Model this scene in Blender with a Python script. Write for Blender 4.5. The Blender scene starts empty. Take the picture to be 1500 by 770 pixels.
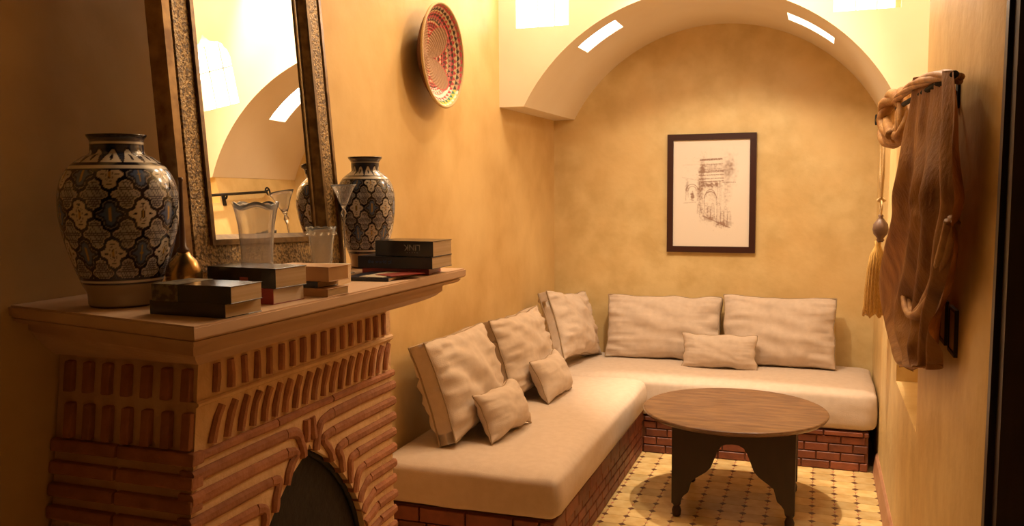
import bpy, bmesh, math, random
from mathutils import Vector, Matrix, Euler, noise
from mathutils.geometry import tessellate_polygon
random.seed(7)
S = bpy.context.scene
COL = S.collection
PI = math.pi
R = math.radians

# ------------------------------------------------------------------ camera
yaw, pitch, roll = R(19.4), R(-4.9), R(-0.45)
cd = bpy.data.cameras.new('camera')
cd.sensor_width = 36.0
cd.lens = 36.0 * 1280 / 1500
cd.clip_start = 0.05
cam = bpy.data.objects.new('camera', cd)
COL.objects.link(cam)
fw = Vector((-math.sin(yaw)*math.cos(pitch), math.cos(yaw)*math.cos(pitch), math.sin(pitch)))
r0 = Vector((math.cos(yaw), math.sin(yaw), 0))
u0 = r0.cross(fw)
rr = r0*math.cos(roll) + u0*math.sin(roll)
uu = rr.cross(fw)
cam.matrix_world = Matrix(((rr.x, uu.x, -fw.x, 0), (rr.y, uu.y, -fw.y, 0), (rr.z, uu.z, -fw.z, 1.6), (0, 0, 0, 1)))
S.camera = cam

# ------------------------------------------------------------------ world, lights, exposure
w = bpy.data.worlds.new('world')
S.world = w
w.use_nodes = True
w.node_tree.nodes['Background'].inputs[0].default_value = (0.9, 0.6, 0.35, 1)
w.node_tree.nodes['Background'].inputs[1].default_value = 0.003

def lamp(name, loc, power, color, radius=0.05, kind='POINT', aim=None, spot=None, blend=0.5):
    l = bpy.data.lights.new(name, kind)
    l.energy = power
    l.color = color
    if kind == 'AREA':
        l.size = radius
    else:
        l.shadow_soft_size = radius
    if kind == 'SPOT':
        l.spot_size = R(spot); l.spot_blend = blend
    o = bpy.data.objects.new(name, l)
    COL.objects.link(o)
    o.location = loc
    if aim:
        o.rotation_euler = (Vector(aim)-Vector(loc)).to_track_quat('-Z', 'Y').to_euler()
    return o

WARM = (1.0, 0.80, 0.57)
lamp('wall_lamp_light', (-1.36, 4.08, 3.10), 16, WARM, 0.05)
lamp('back_wall_fill_spot', (-0.70, 4.15, 2.95), 66, WARM, 0.06, 'SPOT', (-0.40, 5.7, 0.9), 88, 0.8)  # added fill spot without a fixture, brightens the back wall and far seat
lamp('ceiling_lamp_light', (-0.55, 4.05, 3.7), 36, WARM, 0.08)
lamp('hall_light', (0.08, 3.62, 2.90), 25, WARM, 0.10)
lamp('pendant_light', (-0.40, 4.60, 3.75), 270, WARM, 0.04, 'SPOT', (-0.05, 5.0, 0), 47, 0.7)

S.view_settings.view_transform = 'Standard'
S.view_settings.look = 'None'
S.view_settings.gamma = 1.0
S.view_settings.exposure = 0.60
S.view_settings.use_curve_mapping = False

# ------------------------------------------------------------------ material helpers 
def mat(name, base, rough=0.6, metal=0.0, var=None, scale=5.0, detail=6.0, bump=0.0, bscale=None,
        spec=0.5, coat=0.0, objrand=0.0, stretch=(1, 1, 1), attr=None, lo=0.35, hi=0.65, var2=None, scale2=1.3):
    m = bpy.data.materials.new(name)
    m.use_nodes = True
    N = m.node_tree.nodes; L = m.node_tree.links
    b = N['Principled BSDF']
    b.inputs['Roughness'].default_value = rough
    b.inputs['Metallic'].default_value = metal
    b.inputs['Specular IOR Level'].default_value = spec
    b.inputs['Coat Weight'].default_value = coat
    tc = N.new('ShaderNodeTexCoord')
    mp = N.new('ShaderNodeMapping'); mp.inputs['Scale'].default_value = stretch
    L.new(tc.outputs['Object'], mp.inputs[0])
    out = None
    if attr:
        a = N.new('ShaderNodeAttribute'); a.attribute_name = attr
        out = a.outputs['Color']
    else:
        rgb = N.new('ShaderNodeRGB'); rgb.outputs[0].default_value = (*base, 1)
        out = rgb.outputs[0]
    def mixin(out, col, sc, lo, hi, off):
        n = N.new('ShaderNodeTexNoise'); n.inputs['Scale'].default_value = sc; n.inputs['Detail'].default_value = detail
        mo = N.new('ShaderNodeVectorMath'); mo.operation = 'ADD'; mo.inputs[1].default_value = (off, off*1.7, off*.3)
        L.new(mp.outputs[0], mo.inputs[0]); L.new(mo.outputs[0], n.inputs['Vector'])
        r = N.new('ShaderNodeMapRange'); r.inputs[1].default_value = lo; r.inputs[2].default_value = hi
        L.new(n.outputs['Fac'], r.inputs[0])
        mx = N.new('ShaderNodeMix'); mx.data_type = 'RGBA'
        L.new(r.outputs[0], mx.inputs[0]); L.new(out, mx.inputs[6]); mx.inputs[7].default_value = (*col, 1)
        return mx.outputs[2]
    if var: out = mixin(out, var, scale, lo, hi, 0.0)
    if var2: out = mixin(out, var2, scale2, 0.45, 0.75, 3.1)
    if objrand:
        oi = N.new('ShaderNodeObjectInfo')
        r = N.new('ShaderNodeMapRange'); r.inputs[3].default_value = 1-objrand; r.inputs[4].default_value = 1+objrand*.6
        L.new(oi.outputs['Random'], r.inputs[0])
        hs = N.new('ShaderNodeHueSaturation')
        L.new(r.outputs[0], hs.inputs['Value']); L.new(out, hs.inputs['Color'])
        out = hs.outputs[0]
    L.new(out, b.inputs['Base Color'])
    if bump:
        n = N.new('ShaderNodeTexNoise'); n.inputs['Scale'].default_value = bscale or scale*4; n.inputs['Detail'].default_value = 4
        L.new(mp.outputs[0], n.inputs['Vector'])
        bp = N.new('ShaderNodeBump'); bp.inputs['Strength'].default_value = bump; bp.inputs['Distance'].default_value = 0.01
        L.new(n.outputs['Fac'], bp.inputs['Height']); L.new(bp.outputs[0], b.inputs['Normal'])
    return m

def emit(name, col, strength):
    m = bpy.data.materials.new(name); m.use_nodes = True
    N = m.node_tree.nodes; L = m.node_tree.links
    N.remove(N['Principled BSDF'])
    e = N.new('ShaderNodeEmission'); e.inputs[0].default_value = (*col, 1); e.inputs[1].default_value = strength
    L.new(e.outputs[0], N['Material Output'].inputs[0])
    return m

def glassmat(name, col, rough=0.02):
    m = bpy.data.materials.new(name); m.use_nodes = True
    b = m.node_tree.nodes['Principled BSDF']
    b.inputs['Base Color'].default_value = (*col, 1)
    b.inputs['Transmission Weight'].default_value = 0.86
    b.inputs['Roughness'].default_value = rough
    b.inputs['IOR'].default_value = 1.45
    return m

M = {}
M['ochre'] = mat('ochre_tadelakt', (0.73, 0.51, 0.22), 0.55, var=(0.60, 0.385, 0.145), scale=3.2, detail=9, bump=0.25, bscale=9, var2=(0.78, 0.57, 0.27), scale2=1.6)
M['ochre2'] = mat('ochre_tadelakt_grainy', (0.75, 0.56, 0.26), 0.5, var=(0.63, 0.44, 0.18), scale=7, detail=10, bump=0.2, bscale=22, var2=(0.76, 0.52, 0.22), scale2=2.2)
M['cream'] = mat('cream_plaster', (0.84, 0.73, 0.56), 0.6, var=(0.80, 0.68, 0.50), scale=2.5, bump=0.1, bscale=7)
M['grout'] = mat('floor_grout', (0.60, 0.41, 0.19), 0.7)
M['tile'] = mat('floor_tile', (0.78, 0.56, 0.25), 0.35, var=(0.66, 0.42, 0.15), scale=14, objrand=0.22, bump=0.05)
M['dot'] = mat('dark_inlay', (0.10, 0.035, 0.02), 0.4, var=(0.16, 0.06, 0.03), scale=30)
M['dotr'] = mat('red_inlay', (0.55, 0.20, 0.12), 0.4)
M['basebrick'] = mat('red_glazed_brick', (0.25, 0.07, 0.032), 0.5, var=(0.17, 0.045, 0.022), scale=18, objrand=0.3, bump=0.1)
M['basemortar'] = mat('dark_red_mortar', (0.22, 0.09, 0.05), 0.8)
M['brick'] = mat('thin_terracotta_brick', (0.47, 0.20, 0.095), 0.8, var=(0.37, 0.145, 0.065), scale=22, objrand=0.16, bump=0.4, bscale=60)
M['mortar'] = mat('buff_mortar', (0.82, 0.56, 0.32), 0.85, var=(0.72, 0.46, 0.25), scale=12, bump=0.5, bscale=50)
M['mantel'] = mat('mantel_plaster_wood', (0.74, 0.51, 0.34), 0.5, var=(0.60, 0.38, 0.23), scale=5, detail=8, stretch=(1, .25, 2), bump=0.12, bscale=20)
M['linen'] = mat('beige_linen', (0.69, 0.56, 0.45), 0.9, var=(0.65, 0.52, 0.41), scale=30, bump=0.15, bscale=260, spec=0.2)
M['linen2'] = mat('beige_linen_cushion', (0.66, 0.53, 0.42), 0.9, var=(0.60, 0.475, 0.37), scale=25, bump=0.15, bscale=260, spec=0.2)
M['piping'] = mat('linen_piping', (0.36, 0.26, 0.16), 0.9, spec=0.2)
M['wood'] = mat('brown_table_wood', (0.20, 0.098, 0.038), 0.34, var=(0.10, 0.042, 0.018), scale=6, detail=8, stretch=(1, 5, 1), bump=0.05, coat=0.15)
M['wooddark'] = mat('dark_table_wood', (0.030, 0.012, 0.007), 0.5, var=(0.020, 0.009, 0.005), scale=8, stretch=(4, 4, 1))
M['doorwood'] = mat('black_brown_door_wood', (0.03, 0.018, 0.014), 0.4, var=(0.02, 0.012, 0.01), scale=6, stretch=(8, 8, 1))
M['frameblack'] = mat('dark_brown_picture_frame', (0.045, 0.014, 0.009), 0.35)
M['print'] = mat('sepia_print', (1, 1, 1), 0.8, attr='paint')
M['ceramic'] = mat('glazed_painted_ceramic', (1, 1, 1), 0.16, attr='paint', coat=0.4)
M['basket'] = mat('woven_basket_fibre', (1, 1, 1), 0.75, attr='paint', bump=0.5, bscale=160)
M['basketback'] = mat('dark_woven_fibre', (0.14, 0.055, 0.03), 0.8, bump=0.6, bscale=120)
M['gold'] = mat('hammered_brass_frame', (0.42, 0.28, 0.115), 0.42, 0.4, var=(0.12, 0.07, 0.028), scale=120, detail=3, lo=.42, hi=.60, bump=0.5, bscale=150)
M['goldedge'] = mat('worn_gilt_edge', (0.42, 0.27, 0.12), 0.4, 0.5, var=(0.2, 0.11, 0.05), scale=25)
M['frameinner'] = mat('dark_bronze_moulding', (0.14, 0.08, 0.032), 0.35, 0.4, var=(0.26, 0.16, 0.065), scale=40)
M['mirror'] = mat('mirror_silver', (0.93, 0.90, 0.84), 0.0, 1.0)
M['brass'] = mat('brass_metal', (0.55, 0.36, 0.14), 0.25, 0.9, var=(0.3, 0.17, 0.06), scale=12)
M['glass'] = glassmat('clear_glass', (0.97, 0.97, 0.99))
M['glassrim'] = glassmat('cut_glass', (0.98, 0.96, 0.92), 0.12)
M['iron'] = mat('black_iron', (0.010, 0.009, 0.010), 0.6, 0.0, var=(0.018, 0.015, 0.014), scale=30, bump=0.3, bscale=50, spec=0.25)
M['scarf'] = mat('brown_sheer_fabric', (0.52, 0.27, 0.085), 0.55, var=(0.28, 0.115, 0.030), scale=11, stretch=(1, 1, .6), spec=0.35, bump=0.3, bscale=90)
M['scarflight'] = mat('gold_brown_fabric', (0.46, 0.26, 0.09), 0.6, var=(0.28, 0.12, 0.03), scale=16, spec=0.4, bump=0.3, bscale=90)
M['cord'] = mat('cream_silk_cord', (0.66, 0.46, 0.22), 0.6, bump=0.5, bscale=200)
M['tassel'] = mat('gold_silk_tassel', (0.72, 0.46, 0.14), 0.5, var=(0.55, 0.32, 0.08), scale=60, stretch=(3, 3, .3))
M['bead'] = mat('dark_carved_bead', (0.16, 0.09, 0.06), 0.35)
M['switch'] = mat('cream_plastic', (0.62, 0.46, 0.26), 0.4)
M['switchedge'] = mat('dark_switch_surround', (0.04, 0.025, 0.02), 0.4)
M['skirt'] = mat('reddish_skirting_tile', (0.52, 0.27, 0.15), 0.5, var=(0.44, 0.2, 0.1), scale=9)
M['paper'] = mat('book_paper', (0.66, 0.48, 0.29), 0.9, var=(0.56, 0.38, 0.2), scale=3, stretch=(1, 1, 60))
M['paperw'] = mat('white_book_paper', (0.74, 0.62, 0.50), 0.9, var=(0.66, 0.54, 0.42), scale=3, stretch=(1, 1, 60))
M['blackcover'] = mat('black_glossy_cover', (0.012, 0.011, 0.013), 0.22, spec=0.6)
M['navycover'] = mat('navy_glossy_cover', (0.012, 0.016, 0.035), 0.3)
M['redcover'] = mat('dark_red_cover', (0.30, 0.03, 0.02), 0.4)
M['tancover'] = mat('tan_cover', (0.56, 0.32, 0.14), 0.45, var=(0.48, 0.25, 0.1), scale=12)
M['whitecover'] = mat('cream_cover', (0.72, 0.62, 0.47), 0.4)
M['greylabel'] = mat('grey_green_label', (0.20, 0.17, 0.11), 0.4, var=(0.07, 0.06, 0.05), scale=60, lo=.45, hi=.55)
M['letter'] = mat('grey_lettering', (0.45, 0.42, 0.40), 0.5)
M['letterred'] = mat('dull_red_lettering', (0.30, 0.06, 0.04), 0.5)
M['letterblue'] = mat('blue_lettering', (0.05, 0.12, 0.30), 0.5)
M['daylight'] = emit('daylight_pane', (1.0, 0.97, 0.9), 5.0)
M['mullion'] = mat('pale_window_bar', (0.75, 0.72, 0.66), 0.6)

# ------------------------------------------------------------------ mesh helpers
def tag(o, label=None, cat=None, group=None, kind=None):
    if label: o['label'] = label
    if cat: o['category'] = cat
    if group: o['group'] = group
    if kind: o['kind'] = kind
    return o

def thing(name, loc, label, cat, group=None, rot=(0, 0, 0)):
    o = bpy.data.objects.new(name, None)
    o.empty_display_size = 0.05
    COL.objects.link(o)
    o.location = loc; o.rotation_euler = rot
    return tag(o, label, cat, group)

def offset(o):
    v = Vector((0, 0, 0))
    while o is not None:
        v += o.location; o = o.parent
    return v

def obj(name, bm, m, parent=None, world=True, smooth=False):
    """bm in world coordinates (world=True) or in the parent's coordinates"""
    me = bpy.data.meshes.new(name)
    if parent is not None and world:
        bmesh.ops.translate(bm, verts=bm.verts, vec=-offset(parent))
    if smooth:
        for f in bm.faces: f.smooth = True
    bm.to_mesh(me); bm.free()
    me.materials.append(m)
    o = bpy.data.objects.new(name, me)
    COL.objects.link(o)
    if parent is not None: o.parent = parent
    return o

def single(name, bm, m, loc, label=None, cat=None, smooth=False, **k):
    """one-mesh thing whose origin stands at loc (bm in world coordinates)"""
    bmesh.ops.translate(bm, verts=bm.verts, vec=-Vector(loc))
    o = obj(name, bm, m, None, smooth=smooth)
    o.location = loc
    return tag(o, label, cat, **k)

def box(bm, lo, hi, bev=0.0, seg=2, mtx=None):
    c = [(a+b)/2 for a, b in zip(lo, hi)]; s = [abs(b-a) for a, b in zip(lo, hi)]
    r = bmesh.ops.create_cube(bm, size=1.0)
    vs = r['verts']
    for v in vs: v.co = Vector((v.co.x*s[0]+c[0], v.co.y*s[1]+c[1], v.co.z*s[2]+c[2]))
    if bev:
        es = list({e for v in vs for e in v.link_edges})
        g = bmesh.ops.bevel(bm, geom=es, offset=bev, segments=seg, affect='EDGES', profile=0.6)
        vs = list({v for f in g['faces'] for v in f.verts} | {v for v in vs if v.is_valid})
    if mtx is not None:
        for v in vs: v.co = mtx @ v.co
    return vs

def BM(): return bmesh.new()

def boxes(*bs, bev=0.0):
    bm = BM()
    for lo, hi in bs: box(bm, lo, hi, bev)
    return bm

def lathe(bm, prof, n=48, cap0=True, cap1=False, mtx=None):
    rings = []
    for r, z in prof:
        rings.append([bm.verts.new((r*math.cos(2*PI*i/n), r*math.sin(2*PI*i/n), z)) for i in range(n)])
    for a, b in zip(rings, rings[1:]):
        for i in range(n):
            j = (i+1) % n
            bm.faces.new((a[i], a[j], b[j], b[i]))
    if cap0: bm.faces.new(list(reversed(rings[0])))
    if cap1: bm.faces.new(rings[-1])
    if mtx is not None:
        for rg in rings:
            for v in rg: v.co = mtx @ v.co
    return rings

def tube(bm, pts, rad, n=8, closed=False, cap=True):
    pts = [Vector(p) for p in pts]
    m = len(pts)
    rs = rad if isinstance(rad, (list, tuple)) else [rad]*m
    rings = []
    up = Vector((0, 0, 1)); prev = None
    for i, p in enumerate(pts):
        if closed: t = pts[(i+1) % m]-pts[i-1]
        else: t = pts[min(i+1, m-1)]-pts[max(i-1, 0)]
        t.normalize()
        if prev is None:
            a = t.cross(up)
            if a.length < 1e-3: a = t.cross(Vector((1, 0, 0)))
        else:
            a = prev-t*prev.dot(t)
        a.normalize(); prev = a
        b = t.cross(a)
        rings.append([bm.verts.new(p+(a*math.cos(2*PI*k/n)+b*math.sin(2*PI*k/n))*rs[i]) for k in range(n)])
    rng = range(m) if closed else range(m-1)
    for i in rng:
        A, B = rings[i], rings[(i+1) % m]
        for k in range(n):
            j = (k+1) % n
            bm.faces.new((A[k], A[j], B[j], B[k]))
    if cap and not closed:
        bm.faces.new(list(reversed(rings[0]))); bm.faces.new(rings[-1])

def prism(bm, loops, axis, a, b, caps=(True, True)):
    """loops: outer + holes, 2-D points; extruded along axis between a and b.
       axis 'y': points are (x,z); axis 'x': (y,z); axis 'z': (x,y)"""
    def P(p, t):
        if axis == 'y': return (p[0], t, p[1])
        if axis == 'x': return (t, p[0], p[1])
        return (p[0], p[1], t)
    flat = [p for l in loops for p in l]
    VA = [bm.verts.new(P(p, a)) for p in flat]
    VB = [bm.verts.new(P(p, b)) for p in flat]
    tris = tessellate_polygon([[Vector((p[0], p[1], 0)) for p in l] for l in loops])
    for t in tris:
        if caps[0]:
            try: bm.faces.new([VA[i] for i in t])
            except ValueError: pass
        if caps[1]:
            try: bm.faces.new([VB[i] for i in reversed(t)])
            except ValueError: pass
    k = 0
    for l in loops:
        n = len(l)
        for i in range(n):
            j = (i+1) % n
            bm.faces.new((VA[k+i], VA[k+j], VB[k+j], VB[k+i]))
        k += n
    bmesh.ops.recalc_face_normals(bm, faces=bm.faces)

def dupe(src, name=None, parent=None, loc=None, rot=None):
    o = src.copy(); COL.objects.link(o)
    if parent is not None: o.parent = parent
    if loc is not None: o.location = loc
    if rot is not None: o.rotation_euler = rot
    return o

def paint(me_obj, fn):
    """colour attribute from a function of the vertex (local coords)"""
    me = me_obj.data
    a = me.color_attributes.new('paint', 'FLOAT_COLOR', 'POINT')
    buf = []
    for v in me.vertices:
        c = fn(v.co)
        buf.extend((c[0], c[1], c[2], 1.0))
    a.data.foreach_set('color', buf)

# ================================================================== SETTING
XL, XR, YB, ZC = -1.76, 0.335, 5.90, 4.2
YA = 4.80                       # front face of the arched block
# floor
fl = obj('floor', boxes(((XL-.3, -1.8, -.12), (1.2, 6.2, -.004))), M['grout']); tag(fl, kind='structure')
P = 0.1067
tb = BM()
c = P*0.25; h = P/2-0.0012
pts = [(-h+c*.45, -h), (h-c*.45, -h), (h, -h+c*.45), (h, h-c*.45), (h-c*.45, h), (-h+c*.45, h), (-h, h-c*.45), (-h, -h+c*.45)]
prism(tb, [pts], 'z', -.006, 0.0)
t0 = None
dots = BM(); dotsr = BM()
nx0 = int((-1.05-XR)/P)-1
for i in range(nx0, 1):
    for j in range(0, 14):
        x = XR-0.02-P*.5+i*P; y = 3.72+j*P
        if x > XR: continue
        if t0 is None:
            t0 = obj('tile', tb, M['tile'], fl); t0.location = (x, y, 0)
        else:
            dupe(t0, parent=fl, loc=(x, y, 0), rot=(0, 0, random.choice([0, PI/2, PI])))
        dm = Matrix.Translation((x+P/2, y+P/2, 0)) @ Matrix.Rotation(PI/4, 4, 'Z')
        if x+P/2 < XR:
            box(dots, (-.0125, -.0125, -.006), (.0125, .0125, 0.0008), mtx=dm)
            box(dotsr, (-.006, -.006, -.006), (.006, .006, 0.0008), mtx=Matrix.Translation((x+P/2, y, 0)) @ Matrix.Rotation(PI/4, 4, 'Z'))
tag(obj('inlay', dots, M['dot'], fl), kind='stuff')
tag(obj('small_inlay', dotsr, M['dotr'], fl), kind='stuff')

# walls
def wallbox(name, bs, m, sub=0):
    bm = boxes(*bs)
    o = obj(name, bm, m); tag(o, kind='structure'); return o
wallbox('wall_left', [((XL-.25, -1.8, -.1), (XL, 6.2, ZC))], M['ochre'])
wallbox('wall_back', [((XL-.25, YB, -.1), (1.2, YB+.25, ZC))], M['ochre2'])
wallbox('ceiling', [((XL-.25, 2.9, ZC), (1.2, 6.2, ZC+.2))], M['cream'])
# right wall with the window recess and the rounded end at the doorway
RX = 0.62
bm = BM()
box(bm, (RX, 3.2, -.1), (1.2, 4.95, ZC))
box(bm, (XR, 4.84, -.1), (1.2, 6.1, ZC))
box(bm, (XR, 3.3, -.1), (RX+.02, 4.16, .735))
box(bm, (XR, 4.16, -.1), (RX+.02, 4.84, 1.90))
box(bm, (XR, 3.3, 3.05), (RX+.02, 4.84, ZC))
rc = 0.07
arc = [(XR+.075-.075*math.cos(R(a)), 2.27-.27*math.sin(R(a))) for a in range(0, 91, 6)]
prism(bm, [arc+[(1.2, 2.0), (1.2, 3.3), (XR, 3.3)]], 'z', -.1, ZC)
box(bm, (0.95, -1.8, -.1), (1.2, 2.1, ZC))
tag(obj('wall_right', bm, M['ochre2']), kind='structure')
# skirting
bm = BM()
prism(bm, [[(XR-.024, 0.0), (XR+.01, 0.0), (XR+.01, .105), (XR-.002, .105), (XR-.012, .09)]], 'y', 2.05, 5.20)
tag(obj('baseboard_right', bm, M['skirt']), kind='structure')

# ---- arched block with lit windows and roof slots
AC, AR = -0.64, 1.10
AZ = 2.65-AR
ZS = 2.065
half = math.acos((ZS-AZ)/AR)                    # half opening angle from vertical
NA = 44
def arcp(a, r=AR): return (AC+r*math.sin(a), AZ+r*math.cos(a))
aL, aR_ = -half, half
angs = [aL+(aR_-aL)*i/NA for i in range(NA+1)]
sl = [dict(a0=R(90-129), a1=R(90-115.6), y0=4.955, y1=5.18), dict(a0=R(90-66), a1=R(90-50.7), y0=5.16, y1=5.38)]
for s in sl:                                    # snap the grid to the slots
    for key in ('a0', 'a1'):
        i = min(range(NA+1), key=lambda q: abs(angs[q]-s[key])); angs[i] = s[key]; s['i'+key[1]] = i
def ogee(x0, x1, z0, z1):
    w = x1-x0; xm = (x0+x1)/2; hh = z1-z0
    pr = [(0, 0), (0, .62), (.04, .72), (.10, .77), (.12, .82), (.20, .86), (.30, .875), (.38, .895), (.42, .93), (.46, .955), (.5, 1.0)]
    l = [(x0+p[0]*w, z0+p[1]*hh) for p in pr]
    r = [(x1-p[0]*w, z0+p[1]*hh) for p in reversed(pr[:-1])]
    return l+r
wins = [ogee(-1.655, -1.345, 2.505, 2.97), ogee(.045, .360, 2.475, 2.94)]
outer = [(XL, ZC), (XL, ZS)] + [arcp(a) for a in angs] + [(RX, ZS), (RX, ZC)]
bm = BM()
def face_at(y, loops):
    flat = [p for l in loops for p in l]
    V = [bm.verts.new((p[0], y, p[1])) for p in flat]
    for t in tessellate_polygon([[Vector((p[0], p[1], 0)) for p in l] for l in loops]):
        bm.faces.new([V[i] for i in t])
face_at(YA, [outer]+wins)
for wl in wins:                                  # reveals
    n = len(wl)
    A = [bm.verts.new((p[0], YA, p[1])) for p in wl]; B = [bm.verts.new((p[0], YA+.16, p[1])) for p in wl]
    for i in range(n): bm.faces.new((A[i], A[(i+1) % n], B[(i+1) % n], B[i]))
ys = sorted({YA, YB, 4.87} | {s['y0'] for s in sl} | {s['y1'] for s in sl})
G = [[bm.verts.new((arcp(a)[0], y, arcp(a)[1])) for y in ys] for a in angs]
for i in range(NA):
    for j in range(len(ys)-1):
        if any(s['i0'] <= i < s['i1'] and s['y0'] <= ys[j] < s['y1'] for s in sl): continue
        f = bm.faces.new((G[i][j], G[i+1][j], G[i+1][j+1], G[i][j+1])); f.smooth = True
for x0, x1 in ((XL, arcp(aL)[0]), (arcp(aR_)[0], RX)):
    bm.faces.new([bm.verts.new(p) for p in ((x0, YA, ZS), (x1, YA, ZS), (x1, YB, ZS), (x0, YB, ZS))])
for s in sl:
    idx = list(range(s['i0'], s['i1']+1))
    for y in (s['y0'], s['y1']):
        for q in range(len(idx)-1):
            p0, p1 = arcp(angs[idx[q]]), arcp(angs[idx[q+1]])
            o0, o1 = arcp(angs[idx[q]], AR+.10), arcp(angs[idx[q+1]], AR+.10)
            bm.faces.new([bm.verts.new(v) for v in ((p0[0], y, p0[1]), (p1[0], y, p1[1]), (o1[0], y, o1[1]), (o0[0], y, o0[1]))])
    for a in (s['a0'], s['a1']):
        p, o = arcp(a), arcp(a, AR+.10)
        bm.faces.new([bm.verts.new(v) for v in ((p[0], s['y0'], p[1]), (p[0], s['y1'], p[1]), (o[0], s['y1'], o[1]), (o[0], s['y0'], o[1]))])
arch = tag(obj('trim_1', bm, M['cream']), kind='structure')
arch['label'] = 'cream plastered arched block with barrel vault over the far seat'
for k, wl in enumerate(wins):
    x0 = min(p[0] for p in wl); x1 = max(p[0] for p in wl); z0 = wl[0][1]; z1 = max(p[1] for p in wl)
    b = BM(); prism(b, [wl], 'y', YA+.10, YA+.112)
    wo = tag(obj('window_%d' % (k+1), b, M['daylight']), kind='structure')
    b = BM()
    for fx in (.34, .66): box(b, (x0+(x1-x0)*fx-.004, YA+.08, z0), (x0+(x1-x0)*fx+.004, YA+.098, z1-.055))
    box(b, (x0, YA+.08, z0+.25), (x1, YA+.098, z0+.257))
    obj('window_bar', b, M['mullion'], wo)
for k, s in enumerate(sl):
    b = BM()
    idx = list(range(s['i0'], s['i1']+1))
    V = []
    for i in idx:
        for rad in (AR+.05, AR+.06):
            for y in (s['y0'], s['y1']):
                p = arcp(angs[i], rad); V.append(b.verts.new((p[0], y, p[1])))
    for q in range(len(idx)-1):
        A = V[q*4:q*4+4]; B = V[q*4+4:q*4+8]
        b.faces.new((A[0], A[1], B[1], B[0])); b.faces.new((A[2], B[2], B[3], A[3]))
    tag(obj('window_%d' % (k+3), b, M['daylight']), kind='structure')

# dark door leaf folded in the doorway at the right edge
bm = BM(); prism(bm, [[(.338, 0), (.95, 0), (.95, 2.6), (.352, 2.6)]], 'y', 1.905, 1.95)
d = tag(obj('door_1', bm, M['doorwood']), kind='structure')
for (x0, x1, z0, z1) in ((.395, .60, .12, .95), (.395, .60, 1.05, 2.25)):
    b = BM()
    for lo, hi in (((x0, z0), (x1, z0+.018)), ((x0, z1-.018), (x1, z1)), ((x0, z0), (x0+.018, z1)), ((x1-.018, z0), (x1, z1))):
        box(b, (lo[0], 1.893, lo[1]), (hi[0], 1.906, hi[1]), .004)
    obj('door_moulding', b, M['doorwood'], d)
b = BM(); prism(b, [[(.322, 0), (.385, 0), (.385, 2.7), (.346, 2.7)]], 'y', 1.955, 1.985)
tag(obj('trim_2', b, M['doorwood']), kind='structure')

# ================================================================== SEATING
def brick_row(bm_list, parent, m, x0, x1, y0, y1, z0, z1, length, off, along, first):
    """bricks on a vertical face; along 'x' or 'y'"""
    gap = .006
    a0, a1 = (x0, x1) if along == 'x' else (y0, y1)
    a = a0-off
    while a < a1-.01:
        s = max(a, a0)+gap/2; e = min(a+length, a1)-gap/2
        if e-s > .015:
            b = BM()
            if along == 'x': box(b, (s, y0, z0+gap/2), (e, y1, z1-gap/2), .003, 1)
            else: box(b, (x0, s, z0+gap/2), (x1, e, z1-gap/2), .003, 1)
            obj('brick', b, m, parent)
        a += length
BX = -0.985
side = thing('seat_base', (-1.37, 4.1, 0), 'long red brick base under the mattress beside the fireplace', 'bench base')
bm = boxes(((XL+.005, 3.27, 0), (BX-.012, 5.128, .262)))
obj('base_body', bm, M['basemortar'], side)
back = thing('seat_base', (-.35, 5.5, 0), 'red brick base under the far mattress below the framed drawing', 'bench base')
obj('base_body', boxes(((BX-.008, 5.162, 0), (.283, 5.885, .224)), ((XL+.005, 5.162, 0), (BX-.008, 5.885, .224))), M['basemortar'], back)
rows = [(0.0, .05, .155, .02), (.05, .10, .13, .05), (.10, .15, .13, .115), (.15, .196, .13, .05)]
for z0, z1, ln, of in rows:
    brick_row(None, side, M['basebrick'], BX-.014, BX, 3.26, 5.15, z0, z1, ln, of, 'y', None)
    brick_row(None, side, M['basebrick'], XL+.01, BX, 3.254, 3.268, z0, z1, ln, of, 'x', None)
    brick_row(None, back, M['basebrick'], BX+.004, .283, 5.15, 5.164, z0, z1, ln, of, 'x', None)
brick_row(None, side, M['basebrick'], BX-.05, BX+.008, 3.25, 5.145, .196, .262, .21, .03, 'y', None)
brick_row(None, side, M['basebrick'], XL+.01, BX-.055, 3.248, 3.28, .196, .262, .21, .03, 'x', None)
brick_row(None, back, M['basebrick'], BX+.012, .287, 5.142, 5.19, .196, .226, .21, .03, 'x', None)

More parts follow.
